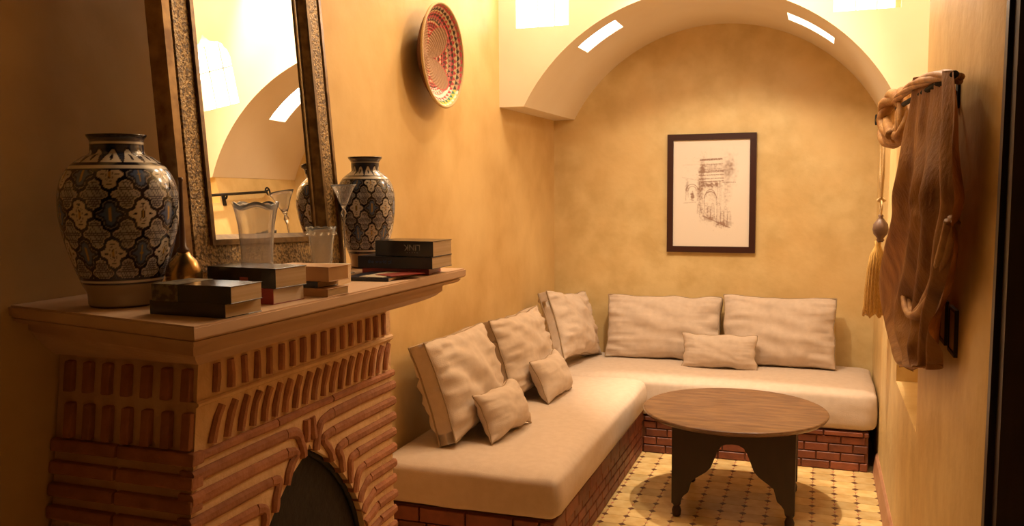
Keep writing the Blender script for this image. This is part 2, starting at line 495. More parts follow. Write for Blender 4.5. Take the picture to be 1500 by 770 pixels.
def softbox(x0, x1, y0, y1, z0, z1, n=(40, 60, 8), r=.05, bulge=.02, amp=.006, seed=0):
    """mattress: rounded, slightly crowned and creased"""
    bm = BM()
    cx, cy, cz = (x0+x1)/2, (y0+y1)/2, (z0+z1)/2
    hx, hy, hz = (x1-x0)/2, (y1-y0)/2, (z1-z0)/2
    bmesh.ops.create_cube(bm, size=2.0)
    bmesh.ops.subdivide_edges(bm, edges=bm.edges, cuts=22, use_grid_fill=True)
    for v in bm.verts:
        p = v.co.copy()
        # concentrate vertices near the edges
        q = Vector([math.copysign(abs(t)**.7, t) if abs(t) < 1 else t for t in p])
        w_ = Vector((q.x*hx, q.y*hy, q.z*hz))
        inner = Vector((max(-hx+r, min(hx-r, w_.x)), max(-hy+r, min(hy-r, w_.y)), max(-hz+r, min(hz-r, w_.z))))
        dlt = w_-inner
        if dlt.length > 1e-6:
            w_ = inner+dlt.normalized()*r*min(1, dlt.length/r*1.0 if dlt.length < r else 1)
        s = (1-min(1, abs(q.x))**4)*(1-min(1, abs(q.y))**4)
        if w_.z > 0: w_.z += bulge*s
        fz = 1-min(1, abs(q.z))**2
        side_b = bulge*.6*fz
        if abs(q.x) > .97: w_.x += math.copysign(side_b, q.x)
        if abs(q.y) > .97: w_.y += math.copysign(side_b, q.y)
        nn = noise.noise(Vector((w_.x*3+seed, w_.y*3, w_.z*9)))+.5*noise.noise(Vector((w_.x*9+seed, w_.y*9, w_.z*20)))
        if q.z > -.9: w_ += Vector((0, 0, 1))*nn*amp
        if abs(q.x) > .95: w_.x += nn*amp
        if abs(q.y) > .95: w_.y += nn*amp
        v.co = w_+Vector((cx, cy, cz))
    return bm

mb = softbox(XL+.012, -.955, 3.225, 5.12, .272, .462, r=.04, seed=3)
mt = single('mattress', mb, M['linen'], (-1.36, 4.17, .27), 'long beige linen mattress on the brick base beside the fireplace', 'mattress', smooth=True)
mb = softbox(XL+.02, .318, 5.14, 5.885, .228, .458, r=.042, seed=9)
mt2 = single('mattress', mb, M['linen'], (-.7, 5.5, .25), 'far beige linen mattress along the back wall below the framed drawing', 'mattress', smooth=True)

def pillow_bm(w, h, T0, T, seed=0, n=64, m=44, pinch=.05, wr=.024, sag=.0):
    """local: x width, z height (0 at centre), y thickness; front is -y"""
    bm = BM()
    def P_(u, v, s):
        eu = 1-abs(u)**3.0; ev = 1-abs(v)**3.0
        f = (max(eu, 0)**.55)*(max(ev, 0)**.55)
        x = w/2*u*(1-pinch*math.cos(v*PI/2))
        z = h/2*v*(1-pinch*1.1*math.cos(u*PI/2))
        # creases running in from the sides
        k = math.exp(-((1-abs(u))*3.2))
        cr = noise.noise(Vector((u*1.6+seed*3.1, v*7.5, seed)))*k + .6*noise.noise(Vector((u*6+seed, v*1.6, 2.2+seed)))*math.exp(-(1-abs(v))*3.5)
        cr += .55*noise.noise(Vector((u*2.3+v*1.5+seed, v*2.3, 7.7+seed)))
        k2 = math.exp(-((1-abs(u))*2.6))
        cr -= .9*max(0, .30-abs(noise.noise(Vector((u*1.2+seed, v*4.2+.8*u*math.sin(seed), seed*2)))))*k2
        cr += .35*noise.noise(Vector((u*3+seed, v*15, seed)))*k2
        y = T0+T*f+wr*cr*(f**.6 if f > 0 else 0)*1.9
        x += .008*noise.noise(Vector((v*3, seed, 1)))*abs(u)
        z += .012*noise.noise(Vector((u*3, seed, 5)))*abs(v) - sag*(1-u*u)*(v > 0)*v
        return Vector((x, s*y, z))
    us = [math.sin(PI/2*(-1+2*i/n)) for i in range(n+1)]
    vs = [math.sin(PI/2*(-1+2*j/m)) for j in range(m+1)]
    grids = []
    for s in (-1, 1):
        g = [[bm.verts.new(P_(u, v, s)) for v in vs] for u in us]
        grids.append(g)
        for i in range(n):
            for j in range(m):
                q = (g[i][j], g[i+1][j], g[i+1][j+1], g[i][j+1])
                bm.faces.new(q if s < 0 else tuple(reversed(q)))
    def border(g):
        return [g[i][0] for i in range(n+1)]+[g[n][j] for j in range(1, m+1)]+[g[i][m] for i in range(n-1, -1, -1)]+[g[0][j] for j in range(m-1, 0, -1)]
    A, B = border(grids[0]), border(grids[1])
    L_ = len(A)
    for i in range(L_):
        j = (i+1) % L_
        bm.faces.new((A[i], B[i], B[j], A[j]))
    ringA = [v.co.copy() for v in A]; ringB = [v.co.copy() for v in B]
    if T0 < .001: bmesh.ops.remove_doubles(bm, verts=bm.verts, dist=.0005)
    return bm, ringA, ringB

def cushion(label, w, h, T0, T, M4, seed, group, pr=.0045, **k):
    """M4: matrix whose columns are width axis, thickness axis (pointing to the back) and up axis"""
    root = thing('cushion' if w > .5 else 'small_cushion', (0, 0, 0), label, 'cushion', group)
    root.matrix_world = M4
    bm, ra, rb = pillow_bm(w, h, T0, T, seed, **k)
    obj('cushion_cover', bm, M['linen2'], root, world=False, smooth=True)
    if T0 > .001:
        for rg in (ra, rb):
            b = BM(); tube(b, rg[::2], pr, 6, closed=True)
            obj('piping', b, M['piping'], root, world=False, smooth=True)
    else:
        b = BM(); tube(b, ra[::2], pr*.7, 6, closed=True)
        obj('piping', b, M['piping'], root, world=False, smooth=True)
    return root

def frame_m(bottom, up, width):
    """bottom: centre of the bottom edge; up: towards the top; width: left-to-right as seen"""
    X = Vector(width).normalized(); Z = Vector(up); hgt = Z.length; Z = (Z-X*Z.dot(X)).normalized()
    Y = Z.cross(X)
    return X, Y, Z, hgt
def put(label, w, h, T0, T, bottom, up, width, seed, group, **k):
    X, Y, Z, hg = frame_m(bottom, up, width)
    c = Vector(bottom)+Z*h/2
    M4 = Matrix(((X.x, Y.x, Z.x, c.x), (X.y, Y.y, Z.y, c.y), (X.z, Y.z, Z.z, c.z), (0, 0, 0, 1)))
    return cushion(label, w, h, T0, T, M4, seed, group, **k)

BIGL = 'large cushions leaning on the left wall'
put('large beige cushion nearest the fireplace, leaning on the wall', .62, .45, .040, .08, (-1.49, 3.725, .495), (-.15, -.04, .42), (.05, 1, 0), 1.3, BIGL, pinch=.06)
put('large beige cushion in the middle of the three on the left', .64, .43, .040, .08, (-1.48, 4.50, .495), (-.14, -.02, .42), (.09, 1, .0), 4.1, BIGL, pinch=.07)
put('large beige cushion tucked into the far left corner', .60, .44, .030, .08, (-1.45, 5.42, .50), (-.16, -.12, .42), (.16, 1, -.12), 7.7, BIGL, pinch=.09)
BIGB = 'large cushions against the back wall'
put('large beige cushion on the far mattress, left of the pair below the drawing', .745, .415, .035, .075, (-.955, 5.66, .475), (0, .11, .40), (1, .02, 0), 2.9, BIGB, pinch=.035)
put('large beige cushion on the far mattress, right of the pair near the curtain', .68, .435, .035, .075, (-.228, 5.64, .475), (0, .12, .43), (1, .02, 0), 9.3, BIGB, pinch=.035)
SM = 'small lumbar cushions'
put('small beige cushion leaning on the large cushion nearest the fireplace', .40, .225, 0, .075, (-1.305, 3.70, .485), (-.09, 0, .2), (.12, 1, .02), 5.5, SM, pinch=.12, wr=.006)
put('small beige cushion propped between the middle and corner cushions', .40, .235, 0, .075, (-1.295, 4.45, .485), (-.10, .03, .2), (.05, 1, -.02), 6.6, SM, pinch=.12, wr=.006)
put('small beige cushion on the far mattress in front of the pair', .46, .215, 0, .07, (-.57, 5.46, .475), (0, .05, .2), (1, 0, 0), 8.4, SM, pinch=.07, wr=.006)

# ================================================================== TABLE
TX, TY, TZ = -.388, 4.47, .482
tab = thing('round_table', (TX, TY, 0), 'low round brown wooden table with arched panel legs on the tiled floor', 'table')
bm = BM()
lathe(bm, [(.0, TZ-.026), (.43, TZ-.026), (.442, TZ-.024), (.448, TZ-.018), (.451, TZ-.014), (.455, TZ-.008), (.453, TZ-.002), (.448, TZ), (0.0001, TZ)], 96, cap0=False, mtx=Matrix.Translation((TX, TY, 0)))
bmesh.ops.remove_doubles(bm, verts=bm.verts, dist=.0003)
obj('table_top', bm, M['wood'], tab)
hw = .285
PX = TX+.022
prof = [(0, .385), (.03, .382), (.052, .37), (.068, .345), (.08, .315), (.09, .288), (.10, .262), (.122, .238), (.15, .218), (.172, .203), (.19, .188), (.198, .16), (.206, .13), (.226, .112), (.238, .095), (.242, .07)]
poly = [(p[0], p[1]) for p in prof]
half_r = poly+[(hw, .07), (hw, TZ-.03)]
full = half_r+[(-x, z) for x, z in reversed(half_r)]
seen = []
for p in full:
    if not seen or (abs(p[0]-seen[-1][0])+abs(p[1]-seen[-1][1])) > 1e-5: seen.append(p)
if abs(seen[0][0]-seen[-1][0])+abs(seen[0][1]-seen[-1][1]) < 1e-5: seen.pop()
for k in range(4):
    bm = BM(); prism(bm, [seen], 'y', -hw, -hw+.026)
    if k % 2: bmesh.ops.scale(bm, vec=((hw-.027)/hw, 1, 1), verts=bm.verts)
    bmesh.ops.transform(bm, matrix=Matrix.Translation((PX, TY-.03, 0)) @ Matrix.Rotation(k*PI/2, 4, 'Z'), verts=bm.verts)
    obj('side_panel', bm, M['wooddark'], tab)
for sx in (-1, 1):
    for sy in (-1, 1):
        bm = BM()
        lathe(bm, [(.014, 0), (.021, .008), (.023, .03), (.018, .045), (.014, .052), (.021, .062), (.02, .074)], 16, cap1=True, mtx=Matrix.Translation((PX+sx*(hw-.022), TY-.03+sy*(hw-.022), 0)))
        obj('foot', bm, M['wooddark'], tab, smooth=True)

# ================================================================== FRAMED DRAWING
px0, px1, pz0, pz1 = -.965, -.392, 1.165, 1.945
pic = thing('framed_drawing', (-.68, YB, 1.16), 'sepia drawing of an old gateway in a dark brown frame on the back wall', 'picture')
fy = YB-.028
bm = BM()
fwid = .040
prism(bm, [[(px0, pz0), (px1, pz0), (px1, pz1), (px0, pz1)], [(px0+fwid, pz0+fwid), (px0+fwid, pz1-fwid), (px1-fwid, pz1-fwid), (px1-fwid, pz0+fwid)]], 'y', fy, YB-.001)
obj('frame', bm, M['frameblack'], pic)
W_, H_ = 170, 240
ink = [[0.0]*W_ for _ in range(H_)]
rnd = random.Random(3)
def dab(x, y, s, r=1.0):
    xi, yi = int(x), int(y); k = int(r)+1
    for b_ in range(yi-k, yi+k+1):
        for a_ in range(xi-k, xi+k+1):
            if 0 <= a_ < W_ and 0 <= b_ < H_:
                d2 = ((a_-x)**2+(b_-y)**2)/(r*r)
                if d2 < 2.5: ink[b_][a_] += s*math.exp(-d2)
def U(zx, zy): return ((zx-185)/382*W_, (zy-115)/533*H_)
def line(a, b, s=.35, r=.9, j=.4):
    (x0, y0), (x1, y1) = U(*a), U(*b)
    n = max(2, int(math.hypot(x1-x0, y1-y0)))
    for i in range(n+1):
        t = i/n; dab(x0+(x1-x0)*t+rnd.uniform(-j, j), y0+(y1-y0)*t+rnd.uniform(-j, j), s*rnd.uniform(.5, 1.2), r)
def smudge(x0, y0, x1, y1, s, n=260, r=1.9):
    for _ in range(n):
        x = rnd.gauss((x0+x1)/2, (x1-x0)/3.2); y = rnd.gauss((y0+y1)/2, (y1-y0)/3.2)
        if min(x0, x1)-15 < x < max(x0, x1)+15: dab(*U(x, y), s*rnd.uniform(.3, 1), r)
def arch_(cx, top, w, bot, s=.4):
    for a in range(0, 181, 4):
        x = cx+w*math.cos(R(a)); y = top+w*1.05-w*1.05*math.sin(R(a)); dab(*U(x, y), s, 1.0)
    line((cx-w, top+w), (cx-w, bot), s); line((cx+w, top+w), (cx+w, bot), s)
for y_, s_ in ((212, .7), (216, .6), (238, .4), (262, .35), (270, .7), (276, .6), (290, .5), (308, .5), (322, .6)):
    line((320-(y_ > 265)*6, y_+2), (428+(y_ > 265)*8, y_-3), s_, 1.1)
smudge(318, 215, 345, 330, .22, 240); smudge(320, 235, 430, 265, .10, 300); smudge(430, 205, 492, 320, .085, 620, 2.6); smudge(433, 300, 470, 440, .11, 260)
smudge(330, 325, 420, 350, .28, 260, 1.8); smudge(345, 345, 405, 430, .10, 200); smudge(305, 310, 335, 420, .2, 260)
line((430, 327), (495, 326), .6); line((235, 240), (315, 236), .15); line((230, 300), (312, 316), .2); line((240, 428), (300, 424), .35)
for x_ in (318, 326, 334, 408, 416, 424): line((x_, 325), (x_, 440), .35, .8)
arch_(372, 372, 30, 440, .55); arch_(372, 362, 22, 400, .3)
arch_(280, 335, 30, 415, .42); arch_(282, 345, 20, 400, .25); smudge(275, 380, 290, 412, .6, 60, 1.4); smudge(250, 325, 262, 380, .12, 120)
line((350, 180), (356, 212), .12); line((372, 150), (374, 212), .10)
for fx, fy_, hh in ((318, 425, 55), (352, 430, 68), (384, 430, 70), (414, 430, 98), (448, 448, 95), (432, 470, 60), (466, 470, 70), (366, 445, 55), (330, 450, 45)):
    smudge(fx-8, fy_, fx+8, fy_+hh, .13, 80, 1.5)
    line((fx-8, fy_+14), (fx-10, fy_+hh), .45, .8); line((fx+8, fy_+14), (fx+9, fy_+hh), .4, .8)
    for a in range(0, 360, 30): dab(*U(fx+6*math.cos(R(a)), fy_+6+7*math.sin(R(a))), .35, .8)
smudge(330, 490, 420, 520, .14, 260); smudge(400, 520, 470, 548, .25, 200, 1.7); line((335, 492), (470, 550), .45, 1.2)
for _ in range(160):
    a = rnd.uniform(232, 490); b_ = rnd.uniform(200, 330); line((a, b_), (a+rnd.uniform(4, 12), b_+rnd.uniform(-1, 1)), .10, .8)
bm = BM()
gx0, gx1, gz0, gz1 = px0+fwid-.002, px1-fwid+.002, pz0+fwid-.002, pz1-fwid+.002
vv = [[bm.verts.new((gx0+(gx1-gx0)*i/(W_-1), fy+.012, gz1-(gz1-gz0)*j/(H_-1))) for i in range(W_)] for j in range(H_)]
for j in range(H_-1):
    for i in range(W_-1): bm.faces.new((vv[j][i], vv[j+1][i], vv[j+1][i+1], vv[j][i+1]))
box(bm, (gx0, fy+.0125, gz0), (gx1, fy+.02, gz1))
po = obj('drawing', bm, M['print'], pic)
ox, oz = pic.location.x, pic.location.z
def pf(co):
    i = int(round((co.x+ox-gx0)/(gx1-gx0)*(W_-1))); j = int(round((gz1-co.z-oz)/(gz1-gz0)*(H_-1)))
    k = min(1.0, max(0.0, ink[max(0, min(H_-1, j))][max(0, min(W_-1, i))]))
    k = .82*k**1.05
    return (0.86*(1-k)+.22*k, 0.76*(1-k)+.085*k, 0.65*(1-k)+.035*k)
paint(po, pf)

# ================================================================== FIREPLACE
FX = -1.345; Y0, Y1 = 1.635, 2.59; YC = 2.085
fp = thing('fireplace', (-1.55, YC, 0), 'thin brick fireplace with fanned courses and pointed arch at left', 'fireplace')
AP = .885                                         # apex height of the opening
cur = [(0, .885), (.012, .868), (.04, .852), (.085, .826), (.125, .797), (.165, .760), (.20, .722), (.232, .684), (.262, .635), (.287, .585), (.305, .53), (.317, .47), (.322, .40), (.322, .0)]
op = [(YC-a, z) for a, z in cur]+[(YC+a, z) for a, z in reversed(cur[1:])]
op2 = [p for p in op if p[1] > 0.001]
outline = [(Y0, 0), (YC-.322, 0)]+[(YC-a, z) for a, z in reversed(cur[:-1])]+[(YC+a, z) for a, z in cur[1:-1]]+[(YC+.322, 0), (Y1, 0), (Y1, 1.205), (Y0, 1.205)]
bm = BM(); prism(bm, [outline], 'x', XL+.26, FX)
box(bm, (XL+.003, Y0, 0), (XL+.26, Y1, 1.205))
obj('mortar_body', bm, M['mortar'], fp)
def curve_pt(z):
    for (a0, z0), (a1, z1) in zip(cur, cur[1:]):
        if z1 <= z <= z0: return a0+(a1-a0)*(z0-z)/(z0-z1)
    return cur[-1][0]
def brick_path(pts, th, x0, x1, wob=.0025):
    """thin brick following a centre line in the (y,z) plane with rounded front"""
    bm = BM()
    secs = []
    n = len(pts)
    for i, (y, z) in enumerate(pts):
        a = Vector(pts[max(i-1, 0)]); b = Vector(pts[min(i+1, n-1)]); t = (b-a).normalized(); nn = Vector((-t.y, t.x))
        hh = th/2+wob*1.3*noise.noise(Vector((y*40, z*40, x1)))
        xs = x1+wob*1.6*noise.noise(Vector((y*30+5, z*30, x1)))
        sec = [(x0, -hh), (xs-.006, -hh), (xs, -hh*.45), (xs, hh*.45), (xs-.006, hh), (x0, hh)]
        secs.append([bm.verts.new((q[0], y+nn.x*q[1], z+nn.y*q[1])) for q in sec])
    for A, B in zip(secs, secs[1:]):
        for k in range(6): bm.faces.new((A[k], A[(k+1) % 6], B[(k+1) % 6], B[k]))
    bm.faces.new(secs[0]); bm.faces.new(list(reversed(secs[-1])))
    bmesh.ops.recalc_face_normals(bm, faces=bm.faces)
    return bm
XP = FX+.011
# upper soldier row and leaning row
y = Y0+.062
while y < Y1-.01:
    obj('brick', brick_path([(y+random.uniform(-.002, .002), 1.124), (y+.002, 1.157), (y+random.uniform(-.001, .004), 1.192)], .024, FX-.02, XP-.002), M['brick'], fp)
    y += .0525
y = Y0+.050
while y < Y1-.03:
    obj('brick', brick_path([(y, 1.006), (y+.006, 1.035), (y+.016, 1.062), (y+.032, 1.088)], .024, FX-.02, XP-.002), M['brick'], fp)
    y += .0475
for z_, th_ in ((1.108, .016),):
    b = brick_path([(Y0-.004, z_), (Y0+.3, z_+.001), (Y0+.6, z_-.001), (Y1+.004, z_)], th_, FX-.02, XP-.001)
    o = obj('mortar_band', b, M['mortar'], fp)
# thin course, then fanned courses
for a, b_ in ((Y0-.006, YC-.16), (YC-.155, YC+.12), (YC+.125, Y1+.008)):
    obj('brick', brick_path([(a, .986), ((a+b_)/2, .987), (b_, .986)], .022, FX-.03, XP), M['brick'], fp)
kz = .944
cnt = 0
while kz > .06:
    # bend point: offset outwards from the arch
    for sgn in (-1, 1):
        drop = max(0.0, min(.085, (kz-.45)*.24))
        zi = min(kz-drop, AP-.006)
        ai = curve_pt(zi)+.004
        ab = max((curve_pt(kz) if kz < AP else 0)+.062, .052)+.018*(AP-kz > 0)
        yend = (Y0-.008) if sgn < 0 else (Y1+.010)
        yb = YC+sgn*ab; yi = YC+sgn*ai
        if kz > .47:
            pth = [(yend, kz), (yend+(yb-yend)*.5, kz+random.uniform(-.002, .002)), (yend+(yb-yend)*.86, kz-.001), (yb, kz-.007), (yb+(yi-yb)*.55, kz-.012-(kz-zi-.012)*.30), (yb+(yi-yb)*.86, kz-.012-(kz-zi-.012)*.68), (yi, zi)]
        else:
            pth = [(yend, kz), ((yend+yi)/2, kz), (yi, kz)]
        cutn = 2
        if kz > .47 and abs(yend-yb) > .12:
            obj('brick', brick_path(pth[:cutn+1], .030, FX-.03, XP), M['brick'], fp)
            p2 = [(pth[2][0]+sgn*-.003, pth[2][1])]+pth[3:]
            for _ in range(2):                     # round the bend
                q2 = [p2[0]]
                for (a0, b0), (a1, b1) in zip(p2, p2[1:]): q2 += [(a0*.75+a1*.25, b0*.75+b1*.25), (a0*.25+a1*.75, b0*.25+b1*.75)]
                p2 = q2+[p2[-1]]
            obj('brick', brick_path(p2, .029, FX-.03, XP), M['brick'], fp)
        else:
            obj('brick', brick_path(pth, .030, FX-.03, XP), M['brick'], fp)
    kz -= .0535; cnt += 1
# keystone bricks standing over the apex
for dy, hgt in ((-.016, .055), (.018, .055)):
    obj('brick', brick_path([(YC+dy*1.3, AP+.012), (YC+dy, AP+.035), (YC+dy*.9, AP+.02+hgt)], .026, FX-.03, XP), M['brick'], fp)
# left end (facing the viewer): soldiers then courses
def endbrick(x0, x1, z0, z1):
    bm = BM(); box(bm, (x0, Y0-.014, z0), (x1, Y0+.02, z1), .005, 2); obj('brick', bm, M['brick'], fp)
x = XL+.03
while x < FX-.02:
    endbrick(x, x+.026, 1.115, 1.19); endbrick(x+.008, x+.034, 1.005, 1.09); x += .058
kz = .986
while kz > .06:
    for a, b_ in ((XL+.002, XL+.2), (XL+.206, FX+.012)): endbrick(a, b_, kz-.015, kz+.015)
    kz -= .0535
# right end courses
kz = .944
while kz > .3:
    bm = BM(); box(bm, (XL+.002, Y1-.02, kz-.015), (FX-.03, Y1+.010, kz+.015), .005, 2); obj('brick', bm, M['brick'], fp)
    kz -= .0535

for ch in fp.children:                             # the near end batters outwards towards the floor
    for v in ch.data.vertices:
        yy, zz = v.co.y+YC, v.co.z
        v.co.y -= (1.2-zz)*.13*max(0.0, (YC-.33-yy)/(YC-.33-Y0))
# black iron screen standing in the arch
sc = thing('fire_screen', (FX-.06, YC, 0), 'black iron fire screen filling the pointed fireplace arch', 'fire screen')
inner = [(YC+(a*.985)*s_, z*.992) for s_ in (-1,) for a, z in cur]+[(YC+a*.985, z*.992) for a, z in reversed(cur[1:])]
bm = BM(); prism(bm, [inner], 'x', FX-.045, FX-.030); obj('screen_panel', bm, M['iron'], sc)
rim = [(FX-.026, YC-a*.985, z*.992) for a, z in reversed(cur)]+[(FX-.026, YC+a*.985, z*.992) for a, z in cur[1:]]
bm = BM(); tube(bm, rim, .009, 8); obj('screen_rim', bm, M['iron'], sc, smooth=True)
# mantel shelf (stepped moulding, slightly skewed near end)
ms = thing('mantel_shelf', (-1.45, 2.0, 1.21), 'long pale brown stepped mantel shelf on top of the brick fireplace', 'shelf')
def slab(pts, z0, z1, name):
    bm = BM(); prism(bm, [pts], 'z', z0, z1)
    es = [e for e in bm.edges if abs(e.verts[0].co.z-e.verts[1].co.z) < 1e-5 and len(e.link_faces) == 2 and abs(e.link_faces[0].normal.dot(e.link_faces[1].normal)) < .5]
    bmesh.ops.bevel(bm, geom=es, offset=.004, segments=2, affect='EDGES')
    obj(name, bm, M['mantel'], ms)
nf = Vector((-1.124, 1.358)); ff = Vector((-1.088, 2.635))
def ring(i0, i1, e):   # inset in x (front), near end, far end
    return [(XL, 1.50+i1), (nf.x-i0, nf.y+i1), (ff.x-i0, ff.y-e), (XL, 2.64-e)]
slab(ring(0, 0, 0), 1.312, 1.34, 'shelf_top')
slab(ring(.012, .012, .02), 1.298, 1.312, 'moulding')
slab(ring(.045, .05, .09), 1.270, 1.298, 'moulding')
# sloping cove under the mouldings
A = ring(.05, .06, .10); B = ring(.215, .225, .09)
B = [(XL, Y0-.012), (FX+.018, Y0-.018), (FX+.018, Y1-.02), (XL, Y1-.02)]
A = [(p[0], p[1]) for p in A]
bm = BM()
levels = []
for k in range(8):
    t = k/7; s_ = 1-math.sqrt(max(0, 1-t*t))   # cove
    zz = 1.270-.066*t; f_ = t**1.35
    levels.append([bm.verts.new((A[i][0]*(1-f_)+B[i][0]*f_, A[i][1]*(1-f_)+B[i][1]*f_, zz)) for i in range(4)])
for a_, b_ in zip(levels, levels[1:]):
    for i in range(4): bm.faces.new((a_[i], a_[(i+1) % 4], b_[(i+1) % 4], b_[i]))
bm.faces.new(levels[0]); bm.faces.new(list(reversed(levels[-1])))
bmesh.ops.recalc_face_normals(bm, faces=bm.faces)
obj('moulding', bm, M['mantel'], ms)
MZ = 1.3402

# ================================================================== MIRROR
lt, wt = R(5.5), R(3)
mn = Vector((math.cos(lt)*math.cos(wt), math.cos(lt)*math.sin(wt), math.sin(lt)))
e1 = Vector((-math.sin(wt), math.cos(wt), 0)); e2 = mn.cross(e1).normalized()
if e2.z < 0: e2 = -e2
mo = Vector((-1.455, 2.10, MZ+.012))
MW, MH, FW_ = .80, 1.30, .126
mir = thing('wall_mirror', mo, 'tall mirror in a dark gold hammered frame leaning above the mantel shelf', 'mirror')
tr = R(2.2)                                     # the frame leans a little sideways too
e1, e2 = e1*math.cos(tr)-e2*math.sin(tr), e2*math.cos(tr)+e1*math.sin(tr)
mir.matrix_world = Matrix(((e1.x, -mn.x, e2.x, mo.x), (e1.y, -mn.y, e2.y, mo.y), (e1.z, -mn.z, e2.z, mo.z), (0, 0, 0, 1)))
# local: x along the wall, y into the wall, z up; front is -y
def rectring(bm, o0, o1, yA, yB):
    """ring between inset o0 and inset o1 from the outer edge, depth yA at o0 and yB at o1, closed at the back"""
    def rc_(i): return [(-MW/2+i, i), (MW/2-i, i), (MW/2-i, MH-i), (-MW/2+i, MH-i)]
    a, b = rc_(o0), rc_(o1)
    VA = [bm.verts.new((p[0], yA, p[1])) for p in a]; VB = [bm.verts.new((p[0], yB, p[1])) for p in b]
    VC = [bm.verts.new((p[0], .03, p[1])) for p in a]; VD = [bm.verts.new((p[0], .03, p[1])) for p in b]
    for i in range(4):
        j = (i+1) % 4
        bm.faces.new((VA[i], VA[j], VB[j], VB[i])); bm.faces.new((VA[i], VC[i], VC[j], VA[j])); bm.faces.new((VB[i], VB[j], VD[j], VD[i])); bm.faces.new((VC[i], VD[i], VD[j], VC[j]))
    bmesh.ops.recalc_face_normals(bm, faces=bm.faces)
bm = BM(); rectring(bm, 0, .022, -.018, -.022); obj('outer_edge', bm, M['goldedge'], mir, world=False)
bm = BM(); rectring(bm, .022, .034, -.012, -.012); rectring(bm, .034, .098, -.020, -.018); obj('frame', bm, M['gold'], mir, world=False)
bm = BM(); rectring(bm, .098, .112, -.026, -.026); rectring(bm, .112, FW_, -.020, -.004); obj('inner_moulding', bm, M['frameinner'], mir, world=False)
bm = BM(); box(bm, (-MW/2+.12, 0.0, .12), (MW/2-.12, .008, MH-.12)); obj('mirror_glass', bm, M['mirror'], mir, world=False)

# ================================================================== VASES
def vase(loc, prof, Hh, N_, label, seed, rot=0):
    bm = BM()
    # resample profile with a smooth spline
    pts = []
    for i in range(len(prof)-1):
        p0 = Vector(prof[max(i-1, 0)]); p1 = Vector(prof[i]); p2 = Vector(prof[i+1]); p3 = Vector(prof[min(i+2, len(prof)-1)])
        m_ = max(2, int((p2-p1).length/Hh*170))
        for k in range(m_):
            t = k/m_
            q = .5*((2*p1)+(-p0+p2)*t+(2*p0-5*p1+4*p2-p3)*t*t+(-p0+3*p1-3*p2+p3)*t**3)
            pts.append((max(q.x, .001), q.y))
    pts.append(prof[-1])
    rings = lathe(bm, pts, 280)
    top = pts[-1]
    inn = [(top[0]-.008, top[1]), (top[0]-.012, top[1]-.03), (top[0]-.012, top[1]-.09)]
    rr_ = rings[-1]
    for r_, z_ in inn:
        nw = [bm.verts.new((r_*math.cos(2*PI*i/280), r_*math.sin(2*PI*i/280), z_)) for i in range(280)]
        for i in range(280): bm.faces.new((rr_[i], rr_[(i+1) % 280], nw[(i+1) % 280], nw[i]))
        rr_ = nw
    bm.faces.new(rr_)
    o = obj('painted_vase', bm, M['ceramic'], None, smooth=True)
    o.location = loc; o.rotation_euler = (0, 0, rot)
    tag(o, label, 'vase', 'painted vases on the mantel')
    dark = (.012, .010, .022); navy = (.035, .045, .085); cream = (.74, .68, .60); grey = (.30, .32, .38); yel = (.55, .36, .12); blue = (.12, .18, .34)
    def f(co):
        z = co.z/Hh; th = math.atan2(co.y, co.x)/(2*PI)
        r_ = math.hypot(co.x, co.y)
        if z > .985: return dark
        if z > .955: return (.10, .09, .11)
        if z > .945: return cream
        if z > .82:
            if z < .835 or (z > .925): return dark if z < .835 or z > .937 else navy
            u = (th*12) % 1-.5; v = (z-.835)/.09
            d = v-(1-(abs(u)*2.1)**2)*.95
            if abs(d) < .09: return dark
            if d < 0:
                return cream if (u*u*9+(v-.35)**2) > .05 else dark
            return navy
        if z > .80: return cream
        if z > .79: return dark
        if z < .135: 
            return (.46, .36, .25) if z > .012 else dark
        if z < .15: return dark
        if z < .165: return cream
        if z < .178: return dark
        # ogee lattice
        v = (z-.178)/(.79-.178)*2.75+.35
        u = th*N_
        a = u+v; b = u-v
        a2 = a+.048*math.sin(4*PI*b); b2 = b+.048*math.sin(4*PI*a)
        ia, ib = math.floor(a2), math.floor(b2)
        fa, fb = a2-ia, b2-ib
        e = min(fa, 1-fa, fb, 1-fb)
        if e < .07: return dark
        cu, cv = (fa+fb)/2-.5, (fa-fb)/2
        rad = math.hypot(cu, cv)
        rv, sv = ia-ib, ia+ib
        if rv % 2 == 0:
            if ((sv//2)+(rv//2)) % 2 == 0:
                if rad < .075: return dark if rad > .05 else yel
                for q in range(4):
                    an = q*PI/2
                    if math.hypot(cu-.25*math.cos(an), cv-.25*math.sin(an)) < .035: return dark
                if abs(rad-.15) < .022 and math.sin(8*math.atan2(cv, cu)) > -.2: return (.25, .2, .2)
                return cream
            if e < .11: return (.32, .29, .28)
            if (abs(cu)*2.4+abs(cv)*1.0) < .17: return yel
            return blue if e > .2 else navy
        if e < .115: return (.60, .55, .50)
        ln = (z*75) % 1
        if ln < .3: return (.10, .09, .12)
        return (.46, .46, .50) if (th*N_*9+int(z*75)*.37) % 1 > .3 else (.13, .12, .15)
    paint(o, f)
    return o
vase((-1.505, 1.585, MZ), [(.070, 0), (.074, .006), (.076, .03), (.087, .055), (.106, .11), (.122, .17), (.128, .225), (.124, .27), (.107, .308), (.078, .334), (.060, .343), (.057, .356), (.057, .373), (.063, .382), (.064, .386)],
     .386, 12, 'large blue and cream painted vase on the near end of the mantel', 1, rot=R(20))
vase((-1.425, 2.588, MZ), [(.050, 0), (.055, .006), (.056, .03), (.066, .06), (.083, .11), (.094, .17), (.0965, .22), (.092, .26), (.078, .292), (.056, .312), (.0465, .320), (.046, .335), (.047, .350), (.055, .360), (.056, .366)],
     .366, 12, 'smaller blue and cream painted vase at the far end of the mantel', 2, rot=R(-35))

